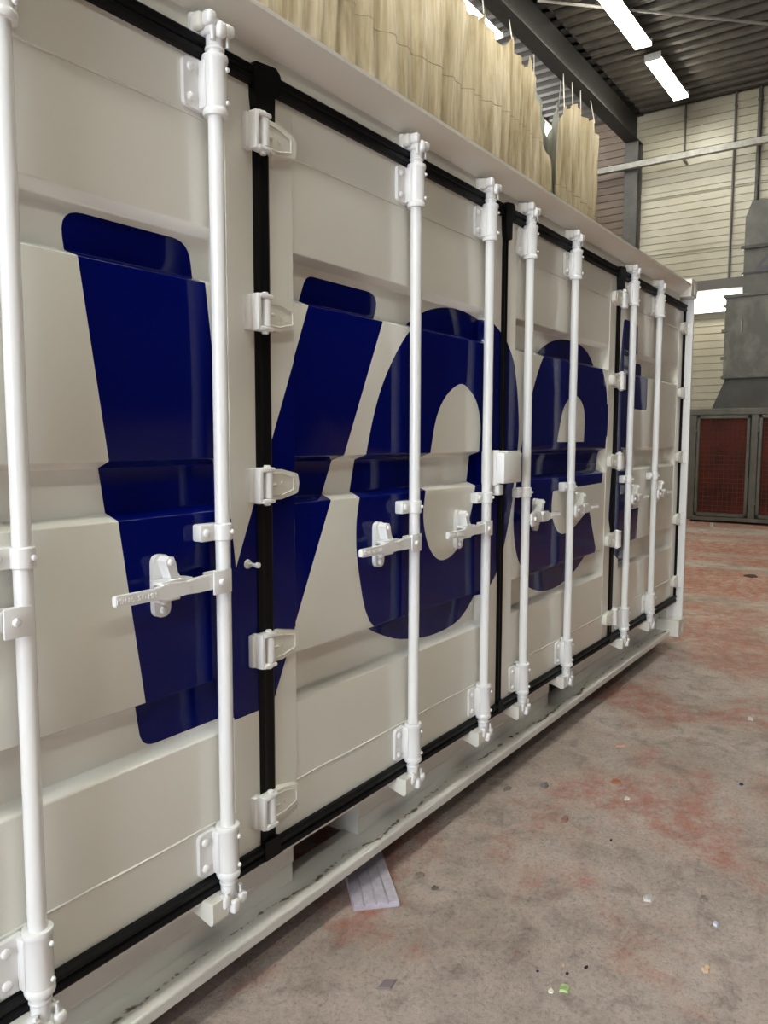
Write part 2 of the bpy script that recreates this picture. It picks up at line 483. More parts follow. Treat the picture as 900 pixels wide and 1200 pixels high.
# letter outlines in facade coordinates (x, z)
V = rounded([(-2.072, 2.086), (-1.705, 2.086), (-1.602, 1.235), (-1.245, 2.080), (-0.852, 2.080), (-1.464, 0.812), (-1.891, 0.812)], [.055, .06, 0, .05, .05, 0, .05])
O_out = spline([(-.997, 1.533), (-1.032, 1.40), (-1.052, 1.29), (-1.04, 1.155), (-.975, .965), (-.80, .868), (-.64, .828), (-.465, .811), (-.265, .835), (-.10, .945), (-.005, 1.03),
                (.09, 1.22), (.145, 1.411), (.180, 1.60), (.165, 1.77), (.125, 1.90), (.062, 1.985), (-.01, 2.035), (-.12, 2.078), (-.255, 2.10), (-.40, 2.098), (-.55, 2.066), (-.67, 2.01), (-.76, 1.945), (-.838, 1.86), (-.905, 1.765), (-.955, 1.66)], 4)
O_in = spline([(-.368, 1.802), (-.475, 1.750), (-.545, 1.665), (-.585, 1.54), (-.618, 1.40), (-.634, 1.299), (-.610, 1.21), (-.562, 1.147), (-.495, 1.116), (-.408, 1.130), (-.325, 1.187), (-.262, 1.29), (-.228, 1.40), (-.200, 1.54), (-.190, 1.64), (-.222, 1.73), (-.288, 1.783)], 4)
E_out = spline([(.44, 1.978), (.545, 2.04), (.68, 2.082), (.835, 2.10), (1.0, 2.097), (1.15, 2.058), (1.262, 1.975), (1.342, 1.853), (1.369, 1.70), (1.347, 1.54), (1.318, 1.40), (1.300, 1.337),
                (.591, 1.327), (.580, 1.225), (.640, 1.135), (.735, 1.097), (.87, 1.115), (.985, 1.155), (1.103, 1.205), (1.228, .975), (1.205, .938),
                (1.02, .857), (.815, .813), (.607, .813), (.43, .858), (.29, .94), (.185, 1.05), (.142, 1.19), (.150, 1.32), (.195, 1.50), (.255, 1.66), (.335, 1.83)], 4, corners=(11, 12, 18, 19))
E_in = spline([(.630, 1.572), (.998, 1.572), (1.004, 1.695), (.972, 1.767), (.885, 1.812), (.790, 1.80), (.705, 1.74), (.660, 1.65)], 4, corners=(0, 1))
T_out = rounded([(1.60, 2.30), (1.885, 2.30), (1.885, 2.072), (2.125, 2.072), (2.12, 1.775), (1.81, 1.775), (1.79, 1.14), (2.015, 1.145), (1.985, .90), (1.92, .813), (1.70, .813), (1.53, .90), (1.425, 1.12), (1.448, 1.36), (1.52, 1.85)],
                [.04, .04, 0, .03, .03, 0, .02, 0, .06, .06, .1, .1, .1, 0, 0], 4)
LETTERS = {'V': [V], 'o': [O_out, O_in], 'e': [E_out, E_in], 't': [T_out]}
def inpoly(p, poly):
    x, y = p; c = False; j = len(poly) - 1
    for i in range(len(poly)):
        xi, yi = poly[i]; xj, yj = poly[j]
        if (yi > y) != (yj > y) and x < (xj - xi) * (y - yi) / (yj - yi) + xi: c = not c
        j = i
    return c
def letter_at(p):
    for k, ps in LETTERS.items():
        if sum(inpoly(p, q) for q in ps) % 2: return k
    return None
RAMP = [0, .07, .14, .22, .5, .78, .86, .93, 1]
def sm(t):
    a = .22
    if t > .5: return 1 - sm(1 - t)
    return t * t / (2 * a * (1 - a)) if t < a else (t - a / 2) / (1 - a)
REC = [(2.122, 1.978), (1.536, 1.392), (.945, .788)]
WZ = .021
def piece(x0, x1, z0, z1, y, recesses=(), skirt=None):
    """front sheet of a door piece, cut along the lettering; returns {key: (verts, faces, normals)}"""
    vs, es = [], []
    def loop(pts, closed=True):
        s = len(vs); vs.extend(Vector(p) for p in pts); n = len(pts)
        es.extend((s + i, s + (i + 1) % n) for i in range(n if closed else n - 1))
    loop([(x0, z0), (x1, z0), (x1, z1), (x0, z1)])
    for (zt, zb) in recesses:
        for t in RAMP:
            o = t * WZ
            loop([(x0 + .001 + o, zb + o), (x1 - .001 - o, zb + o), (x1 - .001 - o, zt - o), (x0 + .001 + o, zt - o)])
        for (ax, az, sxn, szn) in ((x0 + .001, zb, 1, 1), (x1 - .001, zb, -1, 1), (x1 - .001, zt, -1, -1), (x0 + .001, zt, 1, -1)):
            loop([(ax, az), (ax + sxn * WZ, az + szn * WZ)], False)
    for ps in LETTERS.values():
        for q in ps:
            if max(p[0] for p in q) > x0 and min(p[0] for p in q) < x1 and max(p[1] for p in q) > z0 and min(p[1] for p in q) < z1: loop(q)
    V2, E2, F2, *_ = delaunay_2d_cdt(vs, es, [], 0, 1e-5)
    def dep(p):
        for (zt, zb) in recesses:
            t = min(p[0] - x0 - .001, x1 - .001 - p[0], p[1] - zb, zt - p[1]) / WZ
            if t > 0: return D * sm(min(t, 1.0))
        return 0.0
    P = [Vector((p[0], y + dep(p), p[1])) for p in V2]
    N = [Vector() for _ in P]; parts = {}
    for f in F2:
        cx = sum(V2[i][0] for i in f) / len(f); cz = sum(V2[i][1] for i in f) / len(f)
        if not (x0 < cx < x1 and z0 < cz < z1): continue
        nn = (P[f[1]] - P[f[0]]).cross(P[f[2]] - P[f[0]])
        if nn.length < 1e-12: continue
        f = list(f)
        if nn.y > 0: f = f[::-1]; nn = -nn
        nn.normalize()
        for q in range(3):
            e1 = P[f[(q + 1) % 3]] - P[f[q]]; e2 = P[f[(q + 2) % 3]] - P[f[q]]
            if e1.length > 0 and e2.length > 0: N[f[q]] += nn * e1.angle(e2, 0)
        parts.setdefault(letter_at((cx, cz)), []).append(f)
    res = {}
    for k, fs in parts.items():
        idx = {}; vv = []; nn = []
        ff = []
        for f in fs:
            g = []
            for i in f:
                if i not in idx: idx[i] = len(vv); vv.append(tuple(P[i])); nn.append(N[i].normalized())
                g.append(idx[i])
            ff.append(g)
        res[k] = (vv, ff, nn)
    if skirt is not None and None in res or skirt is not None:
        vv, ff, nn = res.setdefault(None, ([], [], []))
        ring = [(x0, z0), (x1, z0), (x1, z1), (x0, z1)]; cc = ((x0 + x1) / 2, (z0 + z1) / 2)
        for i in range(4):
            a, b_ = ring[i], ring[(i + 1) % 4]
            nrm = Vector(((a[0] + b_[0]) / 2 - cc[0], 0, (a[1] + b_[1]) / 2 - cc[1]))
            nrm = Vector((math.copysign(1, nrm.x), 0, 0)) if a[0] == b_[0] else Vector((0, 0, math.copysign(1, nrm.z)))
            s = len(vv)
            vv += [(a[0], y, a[1]), (b_[0], y, b_[1]), (b_[0], skirt, b_[1]), (a[0], skirt, a[1])]; nn += [nrm] * 4
            ff.append([s, s + 1, s + 2, s + 3])
    return res
def sheet(name, data, material, parent):
    vv, ff, nn = data
    me = bpy.data.meshes.new(name); me.from_pydata(vv, [], ff); me.update()
    for p in me.polygons: p.use_smooth = True
    me.normals_split_custom_set_from_vertices(nn)
    return link(name, me, material, parent)

SW, ZW0, ZW1 = .10, .547, 2.380          # stile width, weld heights
LEAVES = [(-2.945, -1.518), (-1.460, -.022), (.022, 1.460), (1.518, 2.945)]
LEAF_LABEL = ['folding door leaf with most of the navy letter V', 'folding door leaf with the right arm of the V and the letter o', 'folding door leaf with the letter e', 'folding door leaf with the letter t beside the corner post']
for (a, b_), lab in zip(LEAVES, LEAF_LABEL):
    m = MB(); m.box(a + .004, b_ - .004, F + .062, F + .10, ZB + .004, ZT - .004)
    leaf = cpart(m.build('door_leaf', 'white')); leaf['label'] = lab
    got = {}
    def add(nm, *args, **kw):
        r = piece(*args, **kw)
        for k, d in r.items():
            if k is None: 
                o = sheet(nm, d, 'white', leaf)
            else:
                vv, ff, nn = got.setdefault(k, ([], [], []))
                s = len(vv); vv += d[0]; nn += d[2]; ff += [[i + s for i in f] for f in d[1]]
    add('panel', a + SW, b_ - SW, ZW0, ZW1, F, recesses=REC)
    add('stile', a, a + SW, ZB, ZT, F - .003, skirt=F + .062)
    add('stile', b_ - SW, b_, ZB, ZT, F - .003, skirt=F + .062)
    add('top_rail', a + SW, b_ - SW, ZW1, ZT, F - .002, skirt=F + .062)
    add('bottom_rail', a + SW, b_ - SW, ZB, ZW0, F - .002, skirt=F + .062)
    for k, d in got.items():
        o = sheet('letter', d, 'blue', leaf); o['label'] = 'navy blue letter ' + k + ' crossing the ribbed panel'
    # weld beads, painted with whatever they cross
    runs = []
    for z in (ZW0, ZW1):
        pts = [(a + SW + (b_ - a - 2 * SW) * k / 14, F - .001, z + random.uniform(-.0012, .0012)) for k in range(15)]
        runs.append((pts, .0032))
    for x in (a + SW, b_ - SW):
        pts = [(x + random.uniform(-.0006, .0006), F - .001, ZB + .02 + (ZT - ZB - .04) * k / 90) for k in range(91)]
        runs.append((pts, .0024))
    for pts, r in runs:
        cur, was = MB(), None
        for p, q in zip(pts, pts[1:]):
            on = bool(letter_at(((p[0] + q[0]) / 2, (p[2] + q[2]) / 2)))
            if was is not None and on != was:
                cur.build('weld_bead', 'blue' if was else 'white', leaf, 60); cur = MB()
            cur.bar(p, q, r, 6); was = on
        cur.build('weld_bead', 'blue' if was else 'white', leaf, 60)

# rubber seals
def seal_h(z):
    m = MB()
    m.prism([(.03, z - .026), (-.002, z - .026), (-.008, z - .018), (-.006, z - .006), (.0, z), (-.007, z + .006), (-.010, z + .019), (-.002, z + .026), (.03, z + .026)], -2.965, 2.985, 'YZ')
    cpart(m.build('rubber_seal', 'rubber', None, 35))
seal_h(2.544); seal_h(.383)
for x, w in ((-1.489, .031), (0, .023), (1.489, .031), (2.965, .021), (-2.965, .021)):
    m = MB()
    m.prism([(x - w, .03), (x - w, .006), (x - w * .6, -.002), (x, .003), (x + w * .6, -.002), (x + w, .006), (x + w, .03)], .383, 2.544, 'XY')
    cpart(m.build('rubber_seal', 'rubber', None, 35))
    if abs(x) < 2:
        m = MB()
        m.prism(rounded([(x - w - .012, 2.575), (x + w + .012, 2.585), (x + w + .030, 2.570), (x + w + .028, 2.520), (x + w + .006, 2.505), (x + w + .004, 2.43), (x - w - .002, 2.43), (x - w - .010, 2.49)], .012, 3), -.014, .03)
        cpart(m.build('seal_corner', 'rubber', None, 35))
        m = MB(); m.prism(rounded([(x - w - .001, .362), (x + w + .004, .362), (x + w + .001, .42), (x - w - .001, .42)], .004, 3), -.0102, .03)
        cpart(m.build('seal_corner', 'rubber', None, 35))

# frame: header, sill, posts, castings
m = MB()
m.prism([(.014, 2.555), (.014, 2.622), (-.052, 2.672), (-.062, 2.680), (-.062, 2.692), (-.055, 2.697), (.09, 2.697), (.09, 2.555)], -2.86, 2.86, 'YZ')
cpart(m.build('top_side_rail', 'white'))
PK = [(-1.282, -.925), (.796, 1.153)]   # fork pockets
m = MB()
xs = [-2.86, PK[0][0], PK[0][1], PK[1][0], PK[1][1], 2.86]
for i in (0, 2, 4):
    m.prism([(.100, .150), (.100, .216), (.095, .224), (.095, .356), (.112, .356), (.112, .150)], xs[i], xs[i + 1], 'YZ')
    for x in (xs[i], xs[i + 1]):
        if abs(x) < 2.8: m.box(x - (.012 if x == xs[i + 1] else 0), x + (0 if x == xs[i + 1] else .012), .112, 1.2, .150, .356)
cpart(m.build('sill_web', 'sill'))
m = MB(); m.box(-2.98, 2.98, -.003, .115, .352, .362, .001); cpart(m.build('sill_cap', 'sill'))
m = MB()
m.prism([(.170, .157), (.006, .158), (.002, .156), (0.0, .152), (0.0, .126), (.008, .126), (.010, .144), (.170, .146)], -2.86, 2.86, 'YZ')
cpart(m.build('sill_ledge', 'sill'))
m = MB(); m.box(2.86, 2.98, .09, .115, CB + .12, .356); m.box(-2.98, -2.86, .09, .115, CB + .12, .356); cpart(m.build('sill_end', 'sill'))
m = MB()
for i in (0, 2, 4): m.box(xs[i], xs[i + 1], .03, .5, .362, .38)
m.box(-2.9, 2.9, .05, 2.3, .352, .40)
cpart(m.build('floor_deck', 'dark'))
xm = -2.7  # unseen cross members, added to keep the floor underneath dark
while xm < 2.75:
    if not any(p0 - .06 < xm < p1 + .06 for p0, p1 in PK):
        m = MB(); m.box(xm - .02, xm + .02, .20, 2.29, .150, .172); m.box(xm - .02, xm - .012, .20, 2.29, .172, .352); cpart(m.build('unseen_cross_member', 'dark'))
    xm += .30
def casting(x0, x1, y0, y1, z0, z1, fy):
    """corner casting with oval hole in the long side"""
    m = MB()
    cx, cz = (x0 + x1) / 2, (z0 + z1) / 2
    n = 16
    hole = [(cx + .030 * math.cos(2 * PI * k / n), cz + .042 * math.sin(2 * PI * k / n)) for k in range(n)]
    outer = [(x0, z0), (x1, z0), (x1, z1), (x0, z1)]
    vs = [Vector(p) for p in outer + hole]; es = [(i, (i + 1) % 4) for i in range(4)] + [(4 + i, 4 + (i + 1) % n) for i in range(n)]
    V2, _, F2, *_ = delaunay_2d_cdt(vs, es, [], 0, 1e-6)
    yi = fy * .03
    for f in F2:
        c = (sum(V2[i][0] for i in f) / len(f), sum(V2[i][1] for i in f) / len(f))
        y = (y0 if fy > 0 else y1)
        if inpoly(c, hole): y += yi
        m._add([(V2[i][0], y, V2[i][1]) for i in f], [tuple(range(len(f)))])
    y = (y0 if fy > 0 else y1)
    for i in range(n):
        a, b_ = hole[i], hole[(i + 1) % n]
        m._add([(a[0], y, a[1]), (b_[0], y, b_[1]), (b_[0], y + yi, b_[1]), (a[0], y + yi, a[1])], [(0, 1, 2, 3)])
    yb = y1 if fy > 0 else y0
    m._add([(x0, y, z0), (x1, y, z0), (x1, y, z1), (x0, y, z1), (x0, yb, z0), (x1, yb, z0), (x1, yb, z1), (x0, yb, z1)],
           [(0, 1, 5, 4), (1, 2, 6, 5), (2, 3, 7, 6), (3, 0, 4, 7), (4, 5, 6, 7)])
    bmesh.ops.remove_doubles(m.bm, verts=m.bm.verts, dist=1e-5)
    cpart(m.build('corner_casting', 'white'))
YB = 2.378
for sx in (-1, 1):
    xa, xb = sorted((sx * 2.848, sx * XE))
    for z0, z1 in ((CB, CB + .122), (CT - .122, CT)):
        casting(xa, xb, -.064, .115, z0, z1, 1)
        casting(xa, xb, YB - .179, YB, z0, z1, -1)
    pa, pb = sorted((sx * 2.978, sx * 3.004))
    m = MB(); m.box(pa, pb, -.052, .11, CB + .12, CT - .12, .004); pa, pb = sorted((sx * 2.90, sx * 2.98)); m.box(pa, pb, .04, .11, CB + .12, CT - .12)
    cpart(m.build('corner_post', 'white_lit'))
    pa, pb = sorted((sx * 2.90, sx * 3.004))
    m = MB(); m.box(pa, pb, YB - .14, YB - .02, CB + .12, CT - .12, .004); cpart(m.build('corner_post', 'white'))
    ribbed('end_wall', 'white', .1, YB - .14, .3, 2.68, .278, .036, (lambda s: (lambda u, b, h: (s * (2.955 + h), u, b)))(sx), kind=False, thick=.006)
    cpart(bpy.context.scene.collection.objects[-1])
ribbed('back_wall', 'white', -2.9, 2.9, .3, 2.68, .278, .036, lambda u, b, h: (u, YB - .06 + h, b), kind=False, thick=.006); cpart(col.objects[-1])
ribbed('roof', 'white', -2.86, 2.86, .05, YB - .06, .209, .02, lambda u, b, h: (u, b, 2.68 + h), kind=False, thick=.006); cpart(col.objects[-1])
m = MB(); m.box(-2.86, 2.86, YB - .09, YB - .02, 2.63, 2.70); cpart(m.build('top_side_rail', 'white'))
m = MB(); m.box(-2.86, 2.86, YB - .09, YB - .02, .20, .36); cpart(m.build('bottom_side_rail', 'white'))
for sx in (-1, 1):
    xa, xb = sorted((sx * 2.95, sx * 3.0))
    m = MB(); m.box(xa, xb, .1, YB - .17, CB, .35); m.box(xa, xb, .1, YB - .17, 2.62, 2.72); cpart(m.build('end_rail', 'white'))

# hinges
HZ = [2.397, 1.926, 1.457, .992, .520]
def make_hinge():
    """origin at seam centre, blade towards +x"""
    h = MB()
    # housing block with two yokes holding the pin
    h.box(-.058, -.042, -.033, .012, -.050, .050, .006)
    h.box(-.050, .001, -.037, -.002, .037, .050, .005); h.box(-.050, .001, -.037, -.002, -.050, -.037, .005)
    h.box(-.070, -.050, -.008, .012, -.047, .047, .006)
    hb = h.build('hinge', 'white_lit', None, 40)
    p = MB(); p.cyl(.0168, -.0372, .0372, (-.0165, -.0185), 20, .002); p.cyl(.010, -.056, .056, (-.0165, -.0185), 12, .002)
    p.build('hinge_pin', 'white_lit', hb, 40)
    bl = MB()
    outline = rounded([(-.012, .043), (.045, .043), (.116, .028), (.122, .0), (.116, -.028), (.045, -.043), (-.012, -.043)], [0, .01, .012, 0, .012, .01, 0], 4)
    bl.prism(outline, -.016, .012)
    inner = rounded([(.0, .031), (.045, .031), (.098, .018), (.098, -.018), (.045, -.031), (.0, -.031)], .006, 3)
    # raised rim around a sunk centre
    n = len(outline)
    for i in range(len(inner)):
        a, b_ = inner[i], inner[(i + 1) % len(inner)]
        bl.bar((a[0], -.0162, a[1]), (b_[0], -.0162, b_[1]), .003, 5)
    bl.bar((.002, -.0162, 0), (.022, -.0162, 0), .005, 6)
    bl.lathe([(.008, 0), (.008, -.003)], 'Y', (.050, -.0155, 0), 10)
    bl.build('hinge_blade', 'white', hb, 40)
    return hb
hinge = make_hinge(); first = True
def mirror_tree(o, parent=None):
    """mirrored copy (x -> -x) with its own meshes"""
    c = o.copy(); c.data = o.data.copy(); col.objects.link(c)
    c.data.transform(Matrix.Scale(-1, 4, (1, 0, 0))); c.data.flip_normals()
    c.parent = parent
    for ch in list(o.children): mirror_tree(ch, c)
    return c
hinge_m = mirror_tree(hinge)
fm = True
for x, kind in ((-1.489, 0), (-2.965, 0), (1.489, 1), (2.972, 1)):
    for z in HZ:
        if kind == 0:
            t = hinge if first else copy_tree(hinge); first = False
        else:
            t = hinge_m if fm else copy_tree(hinge_m); fm = False
        t.location = (x, 0, z); cpart(t)

# lock rods
RX = [-2.233, -1.683, -.757, -.203, .185, .727, 1.665, 2.215]
RY = -.027
def bolt(m, x, y, z, r=.0085, h=.006):
    m.lathe([(r, 0), (r, -h * .5), (r * .7, -h), (r * .2, -h * 1.15)], 'Y', (x, y, z), 12)
def make_rod():
    t = MB(); t.cyl(.0195, .40, 2.53, (0, RY), 24)
    rod = t.build('lock_rod', 'white_lit', None, 40)
    # guide sleeves with bolted flange
    for z0, z1, top in ((.408, .552, False), (2.378, 2.520, True)):
        g = MB()
        g.lathe([(.021, z0), (.0305, z0), (.0325, z0 + .006), (.0315, z0 + .016), (.0295, z0 + .018), (.0295, z1 - .018), (.0315, z1 - .014), (.033, z1 - .006), (.0315, z1), (.021, z1)], 'Z', (0, RY, 0), 24)
        zm0, zm1 = z0 + .014, z1 - .014
        g.box(-.034, .030, RY, .0, zm0, zm1, .005)
        g.prism(rounded([(-.078, zm0), (-.02, zm0 - .004), (-.02, zm1 + .004), (-.078, zm1)], [.016, 0, 0, .016], 4), -.002, .0095)
        bolt(g, -.058, -.002, zm0 + .022, .011, .008); bolt(g, -.058, -.002, zm1 - .022, .011, .008)
        bolt(g, .014, RY - .0265, zm0 + .018, .006, .006); bolt(g, .014, RY - .0265, zm1 - .018, .006, .006)
        g.build('guide_sleeve', 'white_lit', rod, 40)
    # cams
    for s, zc, zend in ((1, 2.585, 2.52), (-1, .336, .408)):
        c = MB()
        a, b_ = sorted((zend - s * .01, zc - s * .010)); c.cyl(.0215, a, b_, (0, RY), 18, .002)
        a, b_ = sorted((zend + s * .012, zend + s * .022)); c.cyl(.0245, a, b_, (0, RY), 18, .003)
        c.box(-.030, .020, RY - .020, RY + .024, zc - .020, zc + .022, .008)
        c.box(-.040, -.012, RY - .026, RY + .006, zc - .004, zc + .030, .008)
        c.box(-.014, .012, RY - .034, RY - .004, zc - .026, zc + .010, .007)
        c.box(.016, .044, RY - .030, RY - .002, zc - .012, zc + .016, .007)
        c.box(.020, .036, RY - .012, RY + .020, zc - .030, zc + .028, .006)
        c.bar((.026, RY - .018, zc + s * .012), (.026, RY - .018, zc - s * .040), .005, 6)
        c.bar((-.022, RY - .016, zc), (-.022, RY - .016, zc - s * .036), .006, 6)
        c.build('locking_cam', 'white_lit', rod, 50)
        k = MB()
        if s > 0:
            k.box(-.050, -.026, RY - .002, .016, zc - .012, zc + .030, .011, 3); k.box(-.05, .04, -.004, .016, zc - .02, zc + .032, .006)
        else:
            k.prism([(.10, zc + .028), (-.046, zc + .028), (-.046, zc - .026), (-.036, zc - .034), (.10, zc + .004)], -.075, -.020, 'YZ'); k.box(-.03, .04, -.02, .02, zc - .012, zc + .026, .004)
        k.build('cam_keeper', 'white', rod, 40)
    # middle clamp
    c = MB(); c.cyl(.0255, 1.323, 1.368, (0, RY), 24, .003)
    c.box(-.070, .0, RY + .004, .012, 1.323, 1.368, .006); c.box(-.022, .024, RY, .012, 1.325, 1.366, .003)
    bolt(c, -.054, RY + .004, 1.346, .011, .008); bolt(c, .010, RY - .024, 1.346, .006, .006)
    c.build('rod_clamp', 'white_lit', rod, 40)
    return rod
def text_mesh(body, size, depth):
    cu = bpy.data.curves.new('t', 'FONT'); cu.body = body; cu.size = size; cu.extrude = depth; cu.align_x = 'CENTER'; cu.align_y = 'CENTER'; cu.resolution_u = 2
    ob = bpy.data.objects.new('t', cu); col.objects.link(ob)
    bpy.context.view_layer.update()
    me = bpy.data.meshes.new_from_object(ob.evaluated_get(bpy.context.evaluated_depsgraph_get()))
    bpy.data.objects.remove(ob); return me
EMB = text_mesh('MH 05  SO MH', .0175, .002)
def handle_parts(s):
    """lever pointing to side s, with pivot bracket, and the catch plate on the door"""
    h = MB()
    yb = RY - .028
    h.box(min(0, s * .062), max(0, s * .062), yb - .004, yb + .002, 1.190, 1.252, .003)
    h.box(min(s * .0, s * .062), max(s * .0, s * .062), yb + .034, yb + .040, 1.196, 1.246, .003)
    h.box(min(s * .012, s * .03), max(s * .012, s * .03), yb, yb + .036, 1.196, 1.246, .004)
    bolt(h, s * .036, yb - .004, 1.222, .009, .007)
    # forged lever: thick near the pivot, flat blade at the end
    h.prism([(s * .040, 1.205), (s * .040, 1.243), (s * .110, 1.240), (s * .150, 1.232), (s * .150, 1.206), (s * .110, 1.204)], yb + .004, yb + .022)
    h.prism(rounded([(s * .135, 1.207), (s * .135, 1.236), (s * .200, 1.242), (s * .235, 1.234), (s * .350, 1.233), (s * .350, 1.207), (s * .235, 1.207), (s * .200, 1.202)], .006, 3), yb + .002, yb + .016)
    me = EMB.copy(); me.transform(Matrix.Translation((s * .293, yb + .0015, 1.220)) @ Matrix.Rotation(PI / 2, 4, 'X'))
    b = bmesh.new(); b.from_mesh(me); h.merge(b)
    c = MB()
    c.prism(rounded([(s * .155, 1.150), (s * .205, 1.150), (s * .205, 1.305), (s * .155, 1.305)], .024, 6), -.004, .0115)
    c.prism([(s * .195, 1.292), (s * .184, 1.303), (s * .171, 1.301), (s * .164, 1.286), (s * .159, 1.262), (s * .148, 1.247), (s * .112, 1.243), (s * .112, 1.212), (s * .150, 1.208), (s * .170, 1.222), (s * .180, 1.250), (s * .188, 1.272)], -.036, -.004)
    c.prism(rounded([(s * .150, -.050), (s * .225, -.050), (s * .225, -.006), (s * .150, -.006)], .018, 4), 1.238, 1.246, 'XY')
    c.box(min(s * .160, s * .225), max(s * .160, s * .225), -.046, -.004, 1.196, 1.203, .003)
    c.lathe([(.010, 0), (.010, -.014), (.006, -.016)], 'Y', (s * .180, -.002, 1.190), 12)
    bolt(c, s * .180, -.035, 1.289, .009, .008); bolt(c, s * .180, -.004, 1.168, .010, .008)
    return h, c
rodL = make_rod()
def with_handle(rod, s):
    h, c = handle_parts(s)
    h.build('handle', 'white_lit', rod, 35); c.build('handle_catch', 'white_lit', rod, 35)
rodR = copy_tree(rodL)
with_handle(rodL, -1); with_handle(rodR, 1)
for i, x in enumerate(RX):
    src = rodL if i < 4 else rodR
    t = src if i in (0, 4) else copy_tree(src)
    t.location = (x, 0, 0); cpart(t)

# cover box over the centre seam
m = MB(); m.box(-.165, .006, -.088, -.004, 1.402, 1.530, .006)
lb = cpart(m.build('lock_cover', 'white_lit', None, 40))
m = MB(); m.cyl(.028, 1.392, 1.540, (-.150, -.030), 18, .005); m.box(-.18, -.12, -.04, .012, 1.395, 1.537, .006); m.build('cover_hinge', 'white_lit', lb, 40)
m = MB(); m.box(-.156, -.110, -.060, .012, 1.352, 1.396, .005); m.build('hasp', 'white_lit', lb, 40)
m = MB(); m.box(-.120, .012, -.080, -.010, 1.530, 1.537, .002); m.build('cover_lid', 'white_lit', lb, 40)
# small peg on the stile under the V
m = MB(); m.lathe([(.007, 0), (.009, -.004), (.006, -.006), (.005, -.034), (.008, -.036), (.008, -.044), (.003, -.046)], 'Y', (-1.558, F - .002, 1.240), 12)
m.lathe([(.014, 0), (.012, -.006), (.006, -.008)], 'Y', (-1.558, F - .002, 1.240), 14)
cpart(m.build('door_peg', 'white_lit', None, 40))

# timber blocks carrying the container
for x, e in ((-2.93, 'far from the letters'), (2.93, 'on the letter t side')):
    for y, wh in ((.55, 'near the doors'), (1.85, 'near the tarpaulin')):
        m = MB(); m.box(x - .07, x + .07, y - .15, y + .15, 0, CB + .001, .004)
        tag(m.build('timber_block', 'wood'), 'timber block under the container end ' + e + ', ' + wh, 'timber block', 'blocks under the container')

# ------------------------------------------------------------------ tarpaulins
def tarp(name, label, mm, x0, x1, top, y0, amp, wl, z0, seedk, seams=(), step=.018, hooks=()):
    """hanging sheet with real folds; top(x) gives the top edge"""
    rnd = random.Random(seedk)
    ph = [rnd.uniform(0, 6.28) for _ in range(6)]
    nx = int((x1 - x0) / step) + 1; nz = 26
    vs, fs = [], []
    def fold(x, v):
        w = 1.0 + .35 * math.sin(x * 1.3 + ph[0])
        a = math.sin(x * 2 * PI / wl * w + ph[1])
        a = math.copysign(abs(a) ** .7, a)
        lean = .25 * math.sin(v * 2.2 + x * .8)
        return amp * (.35 + .65 * v) * a + amp * .45 * math.sin((x + lean) * 2 * PI / (wl * .43) + ph[2]) * (1 - .3 * v) + amp * .12 * math.sin(x * 24 + v * 9 + ph[4]) + .02 * math.sin(v * 11 + x * 3 + ph[3]) + .05 * math.sin(x * .7 + ph[5])
    for i in range(nx):
        x = x0 + (x1 - x0) * i / (nx - 1)
        zt = top(x)
        for j in range(nz):
            v = j / (nz - 1)
            z = zt + (z0 - zt) * v
            vs.append((x + .03 * math.sin(v * 5 + x), y0 + fold(x, (7.6 - z) / 5), z))
    for i in range(nx - 1):
        for j in range(nz - 1):
            a = i * nz + j; fs.append((a, a + nz, a + nz + 1, a + 1))
    me = bpy.data.meshes.new('sheet'); me.from_pydata(vs, [], fs); me.update()
    for p in me.polygons: p.use_smooth = True
    root = empty(name, ((x0 + x1) / 2, y0, z0)); tag(root, label, 'tarpaulin')
    o = link('sheet', me, mm); o.parent = root; o.location = -root.location
    sol = o.modifiers.new('thickness', 'SOLIDIFY'); sol.thickness = .004
    for k, zs in enumerate(seams):
        s = MB()
        pts = []
        x = x0
        while x <= x1:
            z = zs + .08 * math.sin(x * .9 + k); 
            if z < top(x) - .05: pts.append((x + .03 * math.sin((top(x) - z) / (top(x) - z0) * 5 + x), y0 + fold(x, (7.6 - z) / 5) - .005, z))
            x += step * 1.5
        for p, q in zip(pts, pts[1:]): s.bar(p, q, .005, 4)
        b = s.build('stitched_seam', 'seam', root); b.location = -root.location
    for hx in hooks:
        s = MB(); zt = top(hx); s.bar((hx, y0 + fold(hx, .05), zt - .05), (hx, 3.97, 7.82) if y0 < 4.2 else (hx, y0, ZC + .06), .008, 5)
        b = s.build('hanging_string', 'rope', root); b.location = -root.location
    return root
HK = [.3 + .86 * k for k in range(11)]
def top_main(x):
    if x > 8.74: return 7.56 - (x - 8.74) * 1.62
    t = ((x - .3) / .86) % 1.0
    return 7.56 - .26 * (4 * t * (1 - t)) ** .8
tarp('tarpaulin', 'long dirty beige tarpaulin with a slanting cut end hanging behind the container', 'curtain', -1.0, 9.95, top_main, 3.95, .065, .80, 1.2, 3, seams=(6.35,), hooks=HK[1:10])
def top_film(x): return 7.72 - (x - 9.66) * 1.10 if x < 10.45 else 6.85 + (x - 10.45) * 1.7
tarp('plastic_film', 'torn grey plastic film sagging in the gap between the tarpaulins', 'film', 9.66, 11.0, top_film, 4.32, .05, .45, 1.2, 5, hooks=(9.70, 10.95))
def top_end(x):
    if x < 10.10: return 6.95 + (x - 10.0) * 2.9
    if x < 10.9: return 7.24 + (x - 10.1) * .28 - .05 * math.sin((x - 10.1) * 9)
    if x < 11.5: return 7.46 - .10 * math.sin((x - 10.9) / .6 * PI)
    return 7.46 - (x - 11.5) * 1.1
tarp('tarpaulin', 'short pale tarpaulin with ragged top hanging beside the far column', 'curtain', 10.0, 11.72, top_end, 3.97, .06, .55, 1.2, 9, seams=(5.9,), hooks=(10.15, 10.55, 10.95, 11.45))

